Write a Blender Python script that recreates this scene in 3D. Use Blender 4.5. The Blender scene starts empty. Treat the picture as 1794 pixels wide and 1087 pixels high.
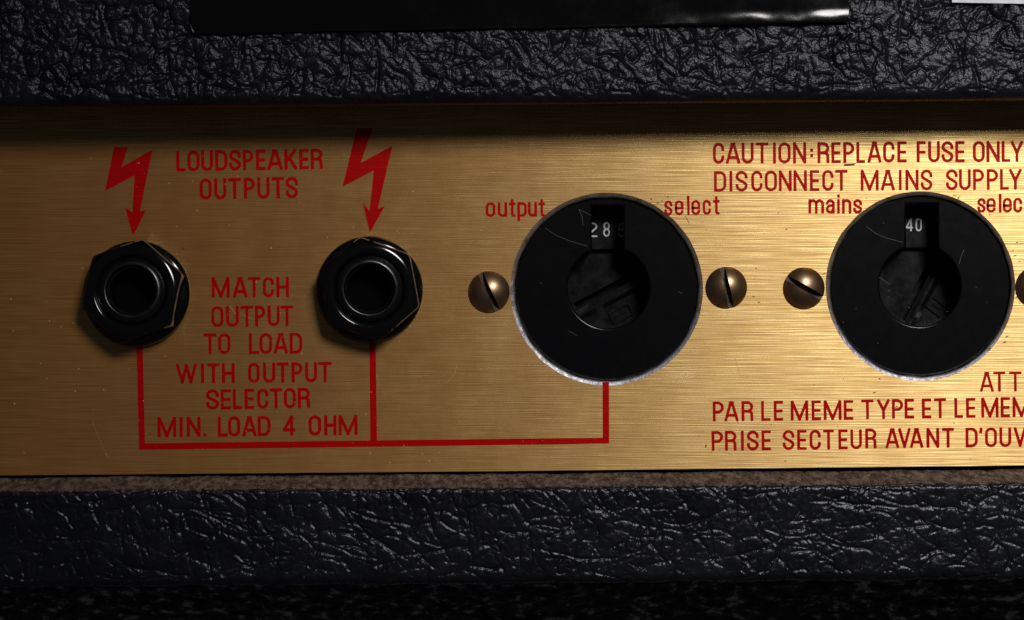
import bpy, bmesh, math, random
import numpy as np
from mathutils import Vector, Matrix

# ------------------------------------------------------------------ units
P = 9.0e-5          # metres per picture unit on the face of the panel (real size: panel about 57 mm high)
D = 4200.0          # camera distance from the panel face, in the same units
CX, CY = 897.0, 543.5
PI = math.pi
scene = bpy.context.scene
COL = scene.collection

# ------------------------------------------------------------------ camera, world, lamps, exposure
cam_d = bpy.data.cameras.new('camera')
cam = bpy.data.objects.new('camera', cam_d); COL.objects.link(cam)
cam.location = (0, -D * P, 0); cam.rotation_euler = (PI / 2, 0, 0)
cam_d.sensor_fit = 'HORIZONTAL'; cam_d.sensor_width = 36.0
cam_d.lens = 36.0 * D / 1794.0
cam_d.clip_start = 0.01; cam_d.clip_end = 50
scene.camera = cam

world = bpy.data.worlds.new('World'); scene.world = world; world.use_nodes = True
bg = world.node_tree.nodes['Background']
bg.inputs['Color'].default_value = (0.80, 0.85, 1.0, 1); bg.inputs['Strength'].default_value = 0.030

def area(name, loc, target, size, power, color):
    l = bpy.data.lights.new(name, 'AREA'); l.shape = 'DISK'; l.size = size
    l.energy = power; l.color = color
    o = bpy.data.objects.new(name, l); COL.objects.link(o)
    o.location = loc
    o.rotation_euler = (Vector(target) - Vector(loc)).to_track_quat('-Z', 'Y').to_euler()
    return o
key = area('key_lamp', (0.200, -0.550, 0.290), (0.118, 0, 0.016), 0.180, 0.300, (1.0, 0.965, 0.925))
key.data.spread = math.radians(50)      # a gridded lamp aimed at the right half: its light falls away to the left

vs = scene.view_settings
scene.display_settings.display_device = 'sRGB'
vs.view_transform = 'Standard'; vs.look = 'None'; vs.exposure = 0.0; vs.gamma = 1.0; vs.use_curve_mapping = False
scene.cycles.max_bounces = 6
scene.cycles.use_denoising = False; scene.cycles.sample_clamp_indirect = 0.6

# ------------------------------------------------------------------ helpers
def W(px, py, d=0.0):
    """Point standing d units proud of the panel, at the place where the photograph shows it."""
    k = 1.0 - d / D
    return Vector(((px - CX) * k * P, -d * P, -(py - CY) * k * P))

def link(name, me, mats, parent=None):
    o = bpy.data.objects.new(name, me); COL.objects.link(o)
    for m in (mats if isinstance(mats, (list, tuple)) else [mats]):
        me.materials.append(m)
    if parent is not None:
        o.parent = parent
    return o

def mesh_obj(name, verts, faces, mats, parent=None, smooth=None, midx=None):
    me = bpy.data.meshes.new(name)
    me.from_pydata([tuple(v) for v in verts], [], [tuple(f) for f in faces])
    o = link(name, me, mats, parent)
    if midx is not None:
        me.polygons.foreach_set('material_index', midx)
    if smooth is not None:
        me.polygons.foreach_set('use_smooth', [True] * len(me.polygons))
        if smooth < 179:
            me.set_sharp_from_angle(angle=math.radians(smooth))
    me.update()
    return o

def empty(name, loc, parent=None):
    o = bpy.data.objects.new(name, None); COL.objects.link(o)
    o.location = loc; o.empty_display_size = 0.005
    if parent is not None:
        o.parent = parent
    return o

def thing(name, label, cat, loc=(0, 0, 0)):
    o = empty(name, loc); o['label'] = label; o['category'] = cat
    return o

def rebase(o, parent):
    """Parent a mesh written in world coordinates under a thing standing elsewhere."""
    o.parent = parent
    o.location = -parent.location
    return o

# ------------------------------------------------------------------ materials
def new_mat(name):
    m = bpy.data.materials.new(name); m.use_nodes = True
    nt = m.node_tree
    return m, nt, nt.nodes['Principled BSDF']

def N(nt, kind, **kw):
    n = nt.nodes.new(kind)
    for k, v in kw.items():
        if hasattr(n, k):
            setattr(n, k, v)
        else:
            n.inputs[k].default_value = v
    return n

def coords(nt, sx=1, sy=1, sz=1, rot=0.0):
    """Object coordinates counted in picture units."""
    t = N(nt, 'ShaderNodeTexCoord'); mp = N(nt, 'ShaderNodeMapping')
    mp.inputs['Scale'].default_value = (sx / P, sy / P, sz / P)
    mp.inputs['Rotation'].default_value = (0, rot, 0)
    nt.links.new(t.outputs['Object'], mp.inputs['Vector'])
    return mp.outputs['Vector']

def noise(nt, vec, scale, detail=3, rough=0.55):
    n = N(nt, 'ShaderNodeTexNoise'); n.inputs['Scale'].default_value = scale
    n.inputs['Detail'].default_value = detail; n.inputs['Roughness'].default_value = rough
    nt.links.new(vec, n.inputs['Vector'])
    return n.outputs['Fac']

def ramp(nt, fac, stops):
    r = N(nt, 'ShaderNodeValToRGB'); e = r.color_ramp.elements
    while len(e) < len(stops):
        e.new(0.5)
    for el, (p, c) in zip(e, stops):
        el.position = p; el.color = (c[0], c[1], c[2], 1) if not isinstance(c, (int, float)) else (c, c, c, 1)
    nt.links.new(fac, r.inputs['Fac'])
    return r.outputs['Color']

def math_n(nt, op, a, b=None):
    n = N(nt, 'ShaderNodeMath', operation=op)
    for i, v in enumerate((a, b)):
        if v is None: continue
        if isinstance(v, (int, float)): n.inputs[i].default_value = v
        else: nt.links.new(v, n.inputs[i])
    return n.outputs[0]

def mixc(nt, fac, a, b, mode='MIX'):
    n = N(nt, 'ShaderNodeMix', data_type='RGBA', blend_type=mode)
    for i, v in ((0, fac), (6, a), (7, b)):
        if isinstance(v, (int, float)): n.inputs[i].default_value = v
        elif isinstance(v, tuple): n.inputs[i].default_value = (*v, 1)
        else: nt.links.new(v, n.inputs[i])
    return n.outputs[2]

def bump(nt, h, dist, strength=1.0, normal=None):
    b = N(nt, 'ShaderNodeBump'); b.inputs['Strength'].default_value = strength
    b.inputs['Distance'].default_value = dist
    nt.links.new(h, b.inputs['Height'])
    if normal is not None: nt.links.new(normal, b.inputs['Normal'])
    return b.outputs['Normal']

def mat_gold():
    m, nt, b = new_mat('brushed gold anodised metal')
    L = nt.links.new
    v1 = coords(nt, 0.0085, 0.02, 0.62); v2 = coords(nt, 0.016, 0.02, 0.24); v3 = coords(nt)
    s1 = noise(nt, v1, 1.0, 1.0, 0.5); s2 = noise(nt, v2, 1.0, 3, 0.6)
    s = math_n(nt, 'ADD', math_n(nt, 'MULTIPLY', s1, 0.82), math_n(nt, 'MULTIPLY', s2, 0.18))
    col = ramp(nt, s, [(0.30, (0.50, 0.345, 0.120)), (0.5, (0.70, 0.51, 0.208)), (0.70, (0.92, 0.735, 0.36))])
    blot = noise(nt, v3, 0.011, 4, 0.6)
    col = mixc(nt, ramp(nt, blot, [(0.35, 0.34), (0.62, 0.0)]), col, (0.42, 0.235, 0.085))
    # pale specks and small dark specks of dirt
    sp = noise(nt, v3, 0.16, 2, 0.6)
    spk = ramp(nt, sp, [(0.76, 0.0), (0.79, 0.7)])
    dk = noise(nt, coords(nt, 0.5, 1, 1), 0.13, 2, 0.7)
    dkk = ramp(nt, dk, [(0.745, 0.0), (0.79, 0.75)])
    col = mixc(nt, spk, col, (0.80, 0.66, 0.42))
    col = mixc(nt, dkk, col, (0.13, 0.07, 0.03))
    L(col, b.inputs['Base Color'])
    met = math_n(nt, 'SUBTRACT', 1.0, math_n(nt, 'MULTIPLY', math_n(nt, 'MAXIMUM', spk, dkk), 0.8))
    L(met, b.inputs['Metallic'])
    rg = ramp(nt, s, [(0.3, 0.45), (0.7, 0.325)])
    L(rg, b.inputs['Roughness'])
    sm = ramp(nt, noise(nt, v3, 0.018, 5, 0.65), [(0.42, 0.0), (0.66, 0.06)])
    L(math_n(nt, 'ADD', rg, sm), b.inputs['Roughness'])
    b.inputs['Anisotropic'].default_value = 0.80; b.inputs['Anisotropic Rotation'].default_value = 0.25
    tg = N(nt, 'ShaderNodeTangent', direction_type='UV_MAP', uv_map='UVMap')
    L(tg.outputs['Tangent'], b.inputs['Tangent'])
    nrm = bump(nt, s1, 1.1 * P, 0.42)
    L(nrm, b.inputs['Normal'])
    # the lacquer over the metal: a brown film that scatters a little light every way
    df = N(nt, 'ShaderNodeBsdfDiffuse')
    L(ramp(nt, s, [(0.30, (0.26, 0.102, 0.026)), (0.70, (0.42, 0.178, 0.048))]), df.inputs['Color'])
    L(nrm, df.inputs['Normal'])
    mx = N(nt, 'ShaderNodeMixShader'); mx.inputs[0].default_value = 0.54
    L(b.outputs[0], mx.inputs[1]); L(df.outputs[0], mx.inputs[2])
    L(mx.outputs[0], nt.nodes['Material Output'].inputs['Surface'])
    return m

def mat_ink():
    m, nt, b = new_mat('red screen printing ink')
    L = nt.links.new
    v = coords(nt, 0.01, 0.02, 0.5); v3 = coords(nt)
    s = noise(nt, v, 1.0, 4, 0.7)
    col = ramp(nt, s, [(0.3, (0.37, 0.0005, 0.001)), (0.6, (0.46, 0.0015, 0.0015)), (0.80, (0.56, 0.025, 0.012))])
    w = ramp(nt, noise(nt, v3, 0.22, 2, 0.6), [(0.69, 0.0), (0.76, 0.75)])
    col = mixc(nt, w, col, (0.58, 0.36, 0.15))
    L(col, b.inputs['Base Color'])
    b.inputs['Roughness'].default_value = 0.35
    b.inputs['Specular IOR Level'].default_value = 0.08
    L(bump(nt, s, 0.9 * P, 0.35), b.inputs['Normal'])
    return m

def mat_vinyl(name, rough=(0.30, 0.5), grain=0.5, tint=(0.012, 0.0122, 0.0145), dust=False, stain=0.25, spec=0.24):
    m, nt, b = new_mat(name)
    L = nt.links.new
    v = coords(nt)
    n1 = noise(nt, v, 0.33, 3, 0.6)
    vo = N(nt, 'ShaderNodeTexVoronoi'); vo.inputs['Scale'].default_value = 0.23; L(v, vo.inputs['Vector'])
    h = math_n(nt, 'ADD', n1, math_n(nt, 'MULTIPLY', vo.outputs['Distance'], -0.5))
    big = noise(nt, v, 0.012, 4, 0.6)
    col = ramp(nt, big, [(0.35, tuple(c * 0.75 for c in tint)), (0.65, tuple(c * 1.3 for c in tint))])
    st = ramp(nt, noise(nt, v, 0.045, 3, 0.6), [(0.62, 0.0), (0.74, stain)])
    col = mixc(nt, st, col, (0.030, 0.024, 0.019))
    r = ramp(nt, n1, [(0.3, rough[0]), (0.7, rough[1])])
    if dust:
        g = N(nt, 'ShaderNodeNewGeometry'); sx = N(nt, 'ShaderNodeSeparateXYZ'); L(g.outputs['Normal'], sx.inputs[0])
        f = math_n(nt, 'ADD', sx.outputs['Z'], math_n(nt, 'MULTIPLY', math_n(nt, 'SUBTRACT', noise(nt, v, 0.12, 3, 0.6), 0.5), 0.35))
        f = ramp(nt, f, [(0.66, 0.0), (0.93, 0.92)])
        dv = coords(nt, 1, 0.3, 0.3); dv.node.inputs['Rotation'].default_value = (0, 0, 0.7)
        dn = noise(nt, dv, 0.075, 4, 0.6)
        dc = ramp(nt, dn, [(0.34, (0.035, 0.022, 0.018)), (0.48, (0.075, 0.052, 0.040)), (0.68, (0.21, 0.155, 0.112))])
        rl = math_n(nt, 'ABSOLUTE', math_n(nt, 'SUBTRACT', noise(nt, dv, 0.06, 2, 0.6), 0.5))
        dc = mixc(nt, ramp(nt, rl, [(0.0, 0.75), (0.035, 0.0)]), dc, (0.25, 0.19, 0.145))
        col = mixc(nt, f, col, dc)
        r = mixc(nt, f, r, (0.85, 0.85, 0.85))
    L(col, b.inputs['Base Color']); L(r, b.inputs['Roughness'])
    b.inputs['Specular IOR Level'].default_value = spec; b.inputs['Specular Tint'].default_value = (0.84, 0.88, 1.0, 1)
    L(bump(nt, h, 1.6 * P, grain), b.inputs['Normal'])
    return m

def mat_plastic(name, col, rough, scr=0.4, spec=0.5, dustc=(0.05, 0.045, 0.04), vary=0.5, bmp=0.12):
    m, nt, b = new_mat(name)
    L = nt.links.new
    v = coords(nt)
    n1 = noise(nt, v, 0.05, 4, 0.65); n2 = noise(nt, v, 0.5, 2, 0.5)
    L(ramp(nt, n1, [(0.3, rough * (1 - 0.5 * vary)), (0.7, rough * (1 + 0.6 * vary))]), b.inputs['Roughness'])
    d = ramp(nt, noise(nt, v, 0.24, 3, 0.7), [(0.66, 0.0), (0.8, scr)])
    L(mixc(nt, d, col, dustc), b.inputs['Base Color'])
    b.inputs['Specular IOR Level'].default_value = spec
    L(bump(nt, n2, 0.12 * P, bmp), b.inputs['Normal'])
    return m

def mat_metal(name, c0, c1, rough, nscale=0.05, metallic=1.0, bmp=0.3, bscale=0.4):
    m, nt, b = new_mat(name)
    L = nt.links.new
    v = coords(nt)
    n1 = noise(nt, v, nscale, 4, 0.6)
    L(ramp(nt, n1, [(0.32, c0), (0.68, c1)]), b.inputs['Base Color'])
    L(ramp(nt, n1, [(0.3, rough * 1.25), (0.7, rough * 0.8)]), b.inputs['Roughness'])
    b.inputs['Metallic'].default_value = metallic
    L(bump(nt, noise(nt, v, bscale, 3, 0.6), 0.6 * P, bmp), b.inputs['Normal'])
    return m

def mat_flat(name, col, rough=0.6):
    m, nt, b = new_mat(name)
    v = coords(nt); n = noise(nt, v, 0.08, 3, 0.6)
    nt.links.new(ramp(nt, n, [(0.3, tuple(c * 0.85 for c in col)), (0.7, tuple(min(1, c * 1.1) for c in col))]), b.inputs['Base Color'])
    b.inputs['Roughness'].default_value = rough
    return m

M_GOLD = mat_gold()
M_INK = mat_ink()
M_VIN_U = mat_vinyl('black levant vinyl', (0.21, 0.33), 0.5, (0.0078, 0.0080, 0.0100))
M_VIN_L = mat_vinyl('black levant vinyl with dust on top', (0.21, 0.31), 0.26, (0.0068, 0.0073, 0.0092), dust=True, spec=0.25)
M_VIN_B = mat_vinyl('dull black vinyl', (0.5, 0.65), 0.6, (0.02, 0.018, 0.018), stain=0.0)
_n = M_VIN_B.node_tree; _b = _n.nodes['Principled BSDF']
_n.links.new(ramp(_n, noise(_n, coords(_n, 0.45, 1, 1), 0.085, 3, 0.6), [(0.42, (0.03, 0.026, 0.026)), (0.56, (0.12, 0.10, 0.098)), (0.70, (0.75, 0.66, 0.62))]), _b.inputs['Base Color'])
M_DISC = mat_plastic('black moulded selector plastic', (0.0016, 0.0016, 0.0023), 0.19, 0.06, 0.4, (0.018, 0.017, 0.018), 0.12, 0.03)
M_WELL = mat_plastic('dusty black rotor plastic', (0.0022, 0.0022, 0.0028), 0.30, 0.30, 0.2, (0.03, 0.027, 0.025))
M_NUT = mat_plastic('gloss black jack plastic', (0.003, 0.003, 0.0034), 0.10, 0.35, 0.5, (0.03, 0.026, 0.022))
M_BARREL = mat_plastic('scuffed black jack barrel', (0.0045, 0.0045, 0.0052), 0.27, 0.6, 0.5, (0.03, 0.028, 0.026), 0.5, 0.5)
M_WORN = mat_metal('worn brown plastic edge', (0.11, 0.075, 0.045), (0.27, 0.20, 0.12), 0.42, 0.05, 0.25)
M_RIM = mat_metal('lit bare aluminium hole edge', (0.20, 0.197, 0.215), (0.46, 0.452, 0.49), 0.48, 0.12, 0.9, 0.9, 0.3)
M_RIM_SHADE = mat_metal('shaded tarnished hole edge', (0.10, 0.065, 0.045), (0.30, 0.24, 0.20), 0.55, 0.06, 0.7, 0.7, 0.22)  # some tarnish, plus the shade of the side turned from the lamp
M_SCREW = mat_metal('dark bronze screw', (0.17, 0.098, 0.056), (0.38, 0.25, 0.14), 0.38, 0.06, 0.96, 0.2)
_b = M_SCREW.node_tree.nodes['Principled BSDF']; _b.inputs['Coat Weight'].default_value = 0.2; _b.inputs['Coat Roughness'].default_value = 0.16
M_SLOT = mat_metal('shaded screw slot', (0.04, 0.028, 0.02), (0.10, 0.075, 0.055), 0.5, 0.1, 0.6, 0.4)  # darker than the head: shade of the slot put into its colour
M_WHITE = mat_flat('white print', (0.50, 0.51, 0.56), 0.6)
M_PINK = mat_flat('faded red print', (0.09, 0.035, 0.03), 0.7)
M_SCR = mat_flat('pale scratch', (0.028, 0.028, 0.031), 0.5)
M_PAPER = mat_flat('white paper label', (0.64, 0.645, 0.70), 0.55)
M_FILM = mat_plastic('glossy black film label', (0.0030, 0.0030, 0.0035), 0.115, 0.12, 0.25, (0.03, 0.025, 0.025))
M_STAIN = mat_flat('dark grime', (0.10, 0.055, 0.025), 0.6)
M_GSCR = mat_metal('bright scratch', (0.40, 0.29, 0.14), (0.55, 0.42, 0.23), 0.5, 0.2, 0.7)
M_FLECK = mat_flat('pale dust fleck', (0.60, 0.43, 0.22), 0.6)
M_SHADE = mat_flat('painted interior shade', (0.0012, 0.0012, 0.0012), 0.8); M_SHADE.node_tree.nodes['Principled BSDF'].inputs['Specular IOR Level'].default_value = 0.05  # near-black colour that stands for shade in the bores and behind the panel

# ------------------------------------------------------------------ wrinkled vinyl, a real height field wrapped round a profile
def smooth_noise(rng, nx, ns, cx, cs):
    """Smoothly interpolated random field with cells of cx by cs samples."""
    gx, gs = int(nx / cx) + 3, int(ns / cs) + 3
    g = rng.standard_normal((gs, gx))
    xs = np.arange(nx) / cx; ss = np.arange(ns) / cs
    xi = xs.astype(int); fx = xs - xi; fx = fx * fx * (3 - 2 * fx)
    si = ss.astype(int); fs = ss - si; fs = fs * fs * (3 - 2 * fs)
    a = g[si][:, xi] * (1 - fx) + g[si][:, xi + 1] * fx
    c = g[si + 1][:, xi] * (1 - fx) + g[si + 1][:, xi + 1] * fx
    return a * (1 - fs)[:, None] + c * fs[:, None]

def wrinkles(seed, nx, ns, step, families, pillow=0.5):
    """families: (spacing, length range, mean angle, spread, depth range, sigma range); all in picture units."""
    rng = np.random.default_rng(seed)
    G = np.zeros((ns, nx)); G2 = np.zeros((ns, nx))
    area_ = nx * ns * step * step
    for (spacing, lr, ang, spread, dr, sr) in families:
        count = int(area_ / (spacing * 0.5 * (lr[0] + lr[1])))
        for _ in range(count):
            ln = rng.uniform(*lr); a = ang + rng.normal(0, spread)
            dep = rng.uniform(*dr); sg = rng.uniform(*sr) / step
            x, s = rng.uniform(0, nx), rng.uniform(0, ns)
            n = max(3, int(ln / step / 0.9)); curv = rng.normal(0, 0.006)
            k = int(sg * 7) + 1
            for i in range(n):
                e = math.sin(PI * (i + 0.5) / n) ** 0.45
                a += curv + rng.normal(0, 0.055)
                x += math.cos(a) * 0.9; s += math.sin(a) * 0.9
                x0, x1 = max(0, int(x) - k), min(nx, int(x) + k + 1)
                s0, s1 = max(0, int(s) - k), min(ns, int(s) + k + 1)
                if x0 >= x1 or s0 >= s1: continue
                q = (np.arange(x0, x1)[None, :] - x) ** 2 + (np.arange(s0, s1)[:, None] - s) ** 2
                np.minimum(G[s0:s1, x0:x1], -dep * e * np.exp(-q / (2 * sg * sg)), out=G[s0:s1, x0:x1])
                np.minimum(G2[s0:s1, x0:x1], -dep * pillow * e * np.exp(-q / (2 * (2.6 * sg) ** 2)), out=G2[s0:s1, x0:x1])
    return G + G2

def cells(seed, nx, ns, step, cw, ch, groove, depth, warp, metric=0.5, dome=0.0):
    """A network of grooves between jittered cells about cw by ch units."""
    rng = np.random.default_rng(seed)
    gx, gs = int(nx * step / cw) + 6, int(ns * step / ch) + 6
    jx = rng.uniform(0.02, 0.98, (gs, gx)); js = rng.uniform(0.02, 0.98, (gs, gx)); hh = rng.normal(0, 1, (gs, gx))
    X = np.arange(nx)[None, :] * step / cw + warp / cw * smooth_noise(rng, nx, ns, 26 / step, 26 / step) + 0.35 * warp / cw * smooth_noise(rng, nx, ns, 9 / step, 9 / step) + 2
    S = np.arange(ns)[:, None] * step / ch + warp / ch * smooth_noise(rng, nx, ns, 26 / step, 26 / step) + 0.35 * warp / ch * smooth_noise(rng, nx, ns, 9 / step, 9 / step) + 2
    xi, si = np.floor(X).astype(int), np.floor(S).astype(int)
    F1 = np.full((ns, nx), 9e9); F2 = F1.copy(); HH = np.zeros((ns, nx))
    for a in (-1, 0, 1):
        for b_ in (-1, 0, 1):
            ci, cj = np.clip(si + a, 0, gs - 1), np.clip(xi + b_, 0, gx - 1)
            dx = np.abs(cj + jx[ci, cj] - X) * cw; ds = np.abs(ci + js[ci, cj] - S) * ch
            d = metric * np.hypot(dx, ds) + (1 - metric) * np.maximum(dx, ds)
            new = d < F1
            F2 = np.where(new, F1, np.minimum(F2, d)); HH = np.where(new, hh[ci, cj], HH); F1 = np.where(new, d, F1)
    e = F2 - F1
    vis = np.clip(0.62 + 0.55 * smooth_noise(rng, nx, ns, 20 / step, 20 / step), 0.05, 1.25)
    out = -depth * vis * np.exp(-(e / groove) ** 2 / 2) - 0.5 * depth * vis * np.exp(-(e / (2.6 * groove)) ** 2 / 2)
    return out + dome * HH * (1 - np.exp(-(e / (2.2 * groove)) ** 2 / 2))

def wrap(name, prof, x0, x1, step, H, slope, mats, parent):
    """prof: list of (d, z) samples; H: displacement along the outward normal, shape (rows, columns)."""
    pr = np.array(prof); ns = len(pr)
    t = np.gradient(pr, axis=0); t /= np.linalg.norm(t, axis=1)[:, None]
    nrm = np.stack([-t[:, 1], t[:, 0]], 1)                     # (d, z); outward for a profile running downwards on the front
    xs = np.arange(x0, x1 + 0.1, step); nx = len(xs)
    H = H[:ns, :nx]
    dd = pr[:, 0][:, None] + nrm[:, 0][:, None] * H
    zz = pr[:, 1][:, None] + nrm[:, 1][:, None] * H + slope * xs[None, :]
    co = np.stack([np.broadcast_to(xs[None, :], dd.shape), -dd, zz], 2).reshape(-1, 3) * P
    idx = np.arange(ns * nx).reshape(ns, nx)
    q = np.stack([idx[:-1, :-1], idx[1:, :-1], idx[1:, 1:], idx[:-1, 1:]], 2).reshape(-1, 4)
    me = bpy.data.meshes.new(name)
    me.vertices.add(len(co)); me.vertices.foreach_set('co', co.astype(np.float32).ravel())
    me.loops.add(q.size); me.loops.foreach_set('vertex_index', q.astype(np.int32).ravel())
    me.polygons.add(len(q)); me.polygons.foreach_set('loop_start', np.arange(0, q.size, 4, dtype=np.int32))
    me.polygons.foreach_set('use_smooth', np.ones(len(q), bool))
    me.update(calc_edges=True); me.validate()
    o = link(name, me, mats)
    return rebase(o, parent)

def run(pts, step):
    """Resample a polyline of (d, z) at even steps."""
    pts = np.array(pts, float); seg = np.linalg.norm(np.diff(pts, axis=0), axis=1); c = np.concatenate([[0], np.cumsum(seg)])
    n = int(c[-1] / step) + 1; u = np.linspace(0, c[-1], n)
    return np.stack([np.interp(u, c, pts[:, 0]), np.interp(u, c, pts[:, 1])], 1)

def arc2(cd, cz, r, a0, a1, n=10):
    return [(cd + r * math.cos(math.radians(a0 + (a1 - a0) * i / n)), cz + r * math.sin(math.radians(a0 + (a1 - a0) * i / n))) for i in range(n + 1)]

cabinet = thing('amplifier_cabinet', 'black wrinkled vinyl amplifier cabinet framing the gold control panel above and below', 'amplifier cabinet', W(897, 1090, 0))
STEP = 1.6
X0, X1 = -1240.0, 1240.0
NX = int((X1 - X0) / STEP) + 1
DU, DL = 150.0, 130.0
SL_U, SL_L = 0.0085, 0.0080

# upper rail: front face, rounded lower edge, underside going back to the panel
zb = 348.7
pu = run([(DU, 660.0), (DU, zb + 24)] + arc2(DU - 24, zb + 24, 24, 0, -110, 14) + [(-10, zb + 46)], STEP)
rng = np.random.default_rng(5)
nsu = len(pu)
H = cells(61, NX, nsu, STEP, 37, 29, 2.4, 2.7, 3.2, 0.30, 0.6) + cells(62, NX, nsu, STEP, 17, 24, 1.8, 0.9, 3.0, 0.30, 0.2)
H += 0.62 * wrinkles(11, NX, nsu, STEP, [
    (95, (40, 120), PI / 2, 0.12, (2.0, 4.4), (1.3, 2.0)),
    (110, (40, 120), 0.03, 0.14, (2.0, 4.4), (1.3, 2.0)),
    (190, (26, 75), 0.75, 0.30, (1.8, 4.0), (1.2, 1.9)),
    (230, (26, 75), -0.75, 0.30, (1.8, 4.0), (1.2, 1.9))], 0.6)
H += 0.10 * smooth_noise(rng, NX, nsu, 1.6, 1.6) + 0.22 * smooth_noise(rng, NX, nsu, 2.8, 2.8) + 0.45 * smooth_noise(rng, NX, nsu, 6, 6) + 0.8 * smooth_noise(rng, NX, nsu, 18, 18)
ff = np.clip((nsu - 98 - np.arange(nsu)) / 14.0, 0.04, 1.0); H *= ff[:, None]
wrap('upper_rail', pu, X0, X1, STEP, H, SL_U, M_VIN_U, cabinet)['label'] = 'deeply wrinkled black vinyl rail above the gold panel'

# lower rail: dusty ledge, rounded edge, front face, rounded lower edge, underside
zt0, zt1 = -286.5, -299.0
pl = run([(-16, zt0), (DL - 11, zt1)] + arc2(DL - 11, zt1 - 11, 11, 88, 0, 8) + [(DL, -449)] + arc2(DL - 17, -449, 17, 0, -90, 10) + [(10, -466)], STEP)
nsl = len(pl)
H = wrinkles(29, NX, nsl, STEP, [
    (44, (40, 150), 0.10, 0.18, (0.9, 2.4), (1.0, 1.6)),
    (42, (20, 70), PI / 2 + 0.1, 0.20, (0.8, 2.2), (1.0, 1.6)),
    (80, (30, 95), 0.75, 0.25, (0.9, 2.4), (1.0, 1.5)),
    (120, (20, 60), -0.7, 0.35, (0.8, 1.9), (1.0, 1.5)),
    (40, (6, 20), 0.3, 0.6, (0.5, 1.3), (0.9, 1.4))], 0.30)
H = 0.95 * H + cells(63, NX, nsl, STEP, 50, 36, 2.2, 1.3, 5.0, 0.45, 0.2) + cells(64, NX, nsl, STEP, 20, 24, 1.7, 0.28, 4.0, 0.45, 0.06)
H += 0.20 * smooth_noise(rng, NX, nsl, 4, 4) + 0.09 * smooth_noise(rng, NX, nsl, 1.8, 1.8) + 0.7 * smooth_noise(rng, NX, nsl, 18, 18)
wrap('lower_rail', pl, X0, X1, STEP, H, SL_L, M_VIN_L, cabinet)['label'] = 'glossier black vinyl rail below the gold panel with a dusty brown top edge'

# dark board set back under the lower rail
pb = run([(-150, -440), (-150, -800)], 3.0)
nsb = len(pb); NXB = int((X1 - X0) / 3.0) + 1
H = wrinkles(41, NXB, nsb, 3.0, [(24, (25, 70), 0.05, 0.25, (3.0, 7), (2.6, 3.8)), (60, (20, 60), -0.6, 0.3, (2.0, 4.0), (2.6, 3.6))])
H += 0.7 * smooth_noise(rng, NXB, nsb, 3, 3)
wrap('lower_board', pb, X0, X1, 3.0, H, SL_L, M_VIN_B, cabinet)['label'] = 'dark shaded board set back beneath the lower rail'

# added black backing behind the panel, standing in for the unlit inside
bv = [(x * P, y * P, z * P) for y in (172.0, 184.0) for x, z in ((-1240, -700), (1240, -700), (1240, 640), (-1240, 640))]
o = mesh_obj('shade_backing', bv, [(0, 1, 2, 3), (7, 6, 5, 4), (0, 4, 5, 1), (1, 5, 6, 2), (2, 6, 7, 3), (3, 7, 4, 0)], M_SHADE)
rebase(o, cabinet)

# ------------------------------------------------------------------ control panel
panel = thing('control_panel', 'brushed gold control panel with red printing, two black jack sockets and two round selectors', 'control panel', W(897, 826, 0))

HOLES = [(1062.8, 506.8, 168.8), (1612.4, 501.6, 165.8)]

def hole_ring(cx, cy, R, d, seed, amp, n=200):
    r = random.Random(seed); ph = [(r.uniform(0, 2 * PI), r.uniform(0.3, 1)) for _ in range(9)]
    out = []
    for i in range(n):
        a = 2 * PI * i / n
        j = sum(w * math.sin((k * 3 + 4) * a + p) for k, (p, w) in enumerate(ph)) / 5.0
        rr = R + amp * j
        out.append(W(cx + rr * math.cos(a), cy - rr * math.sin(a), d))
    return out

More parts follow.
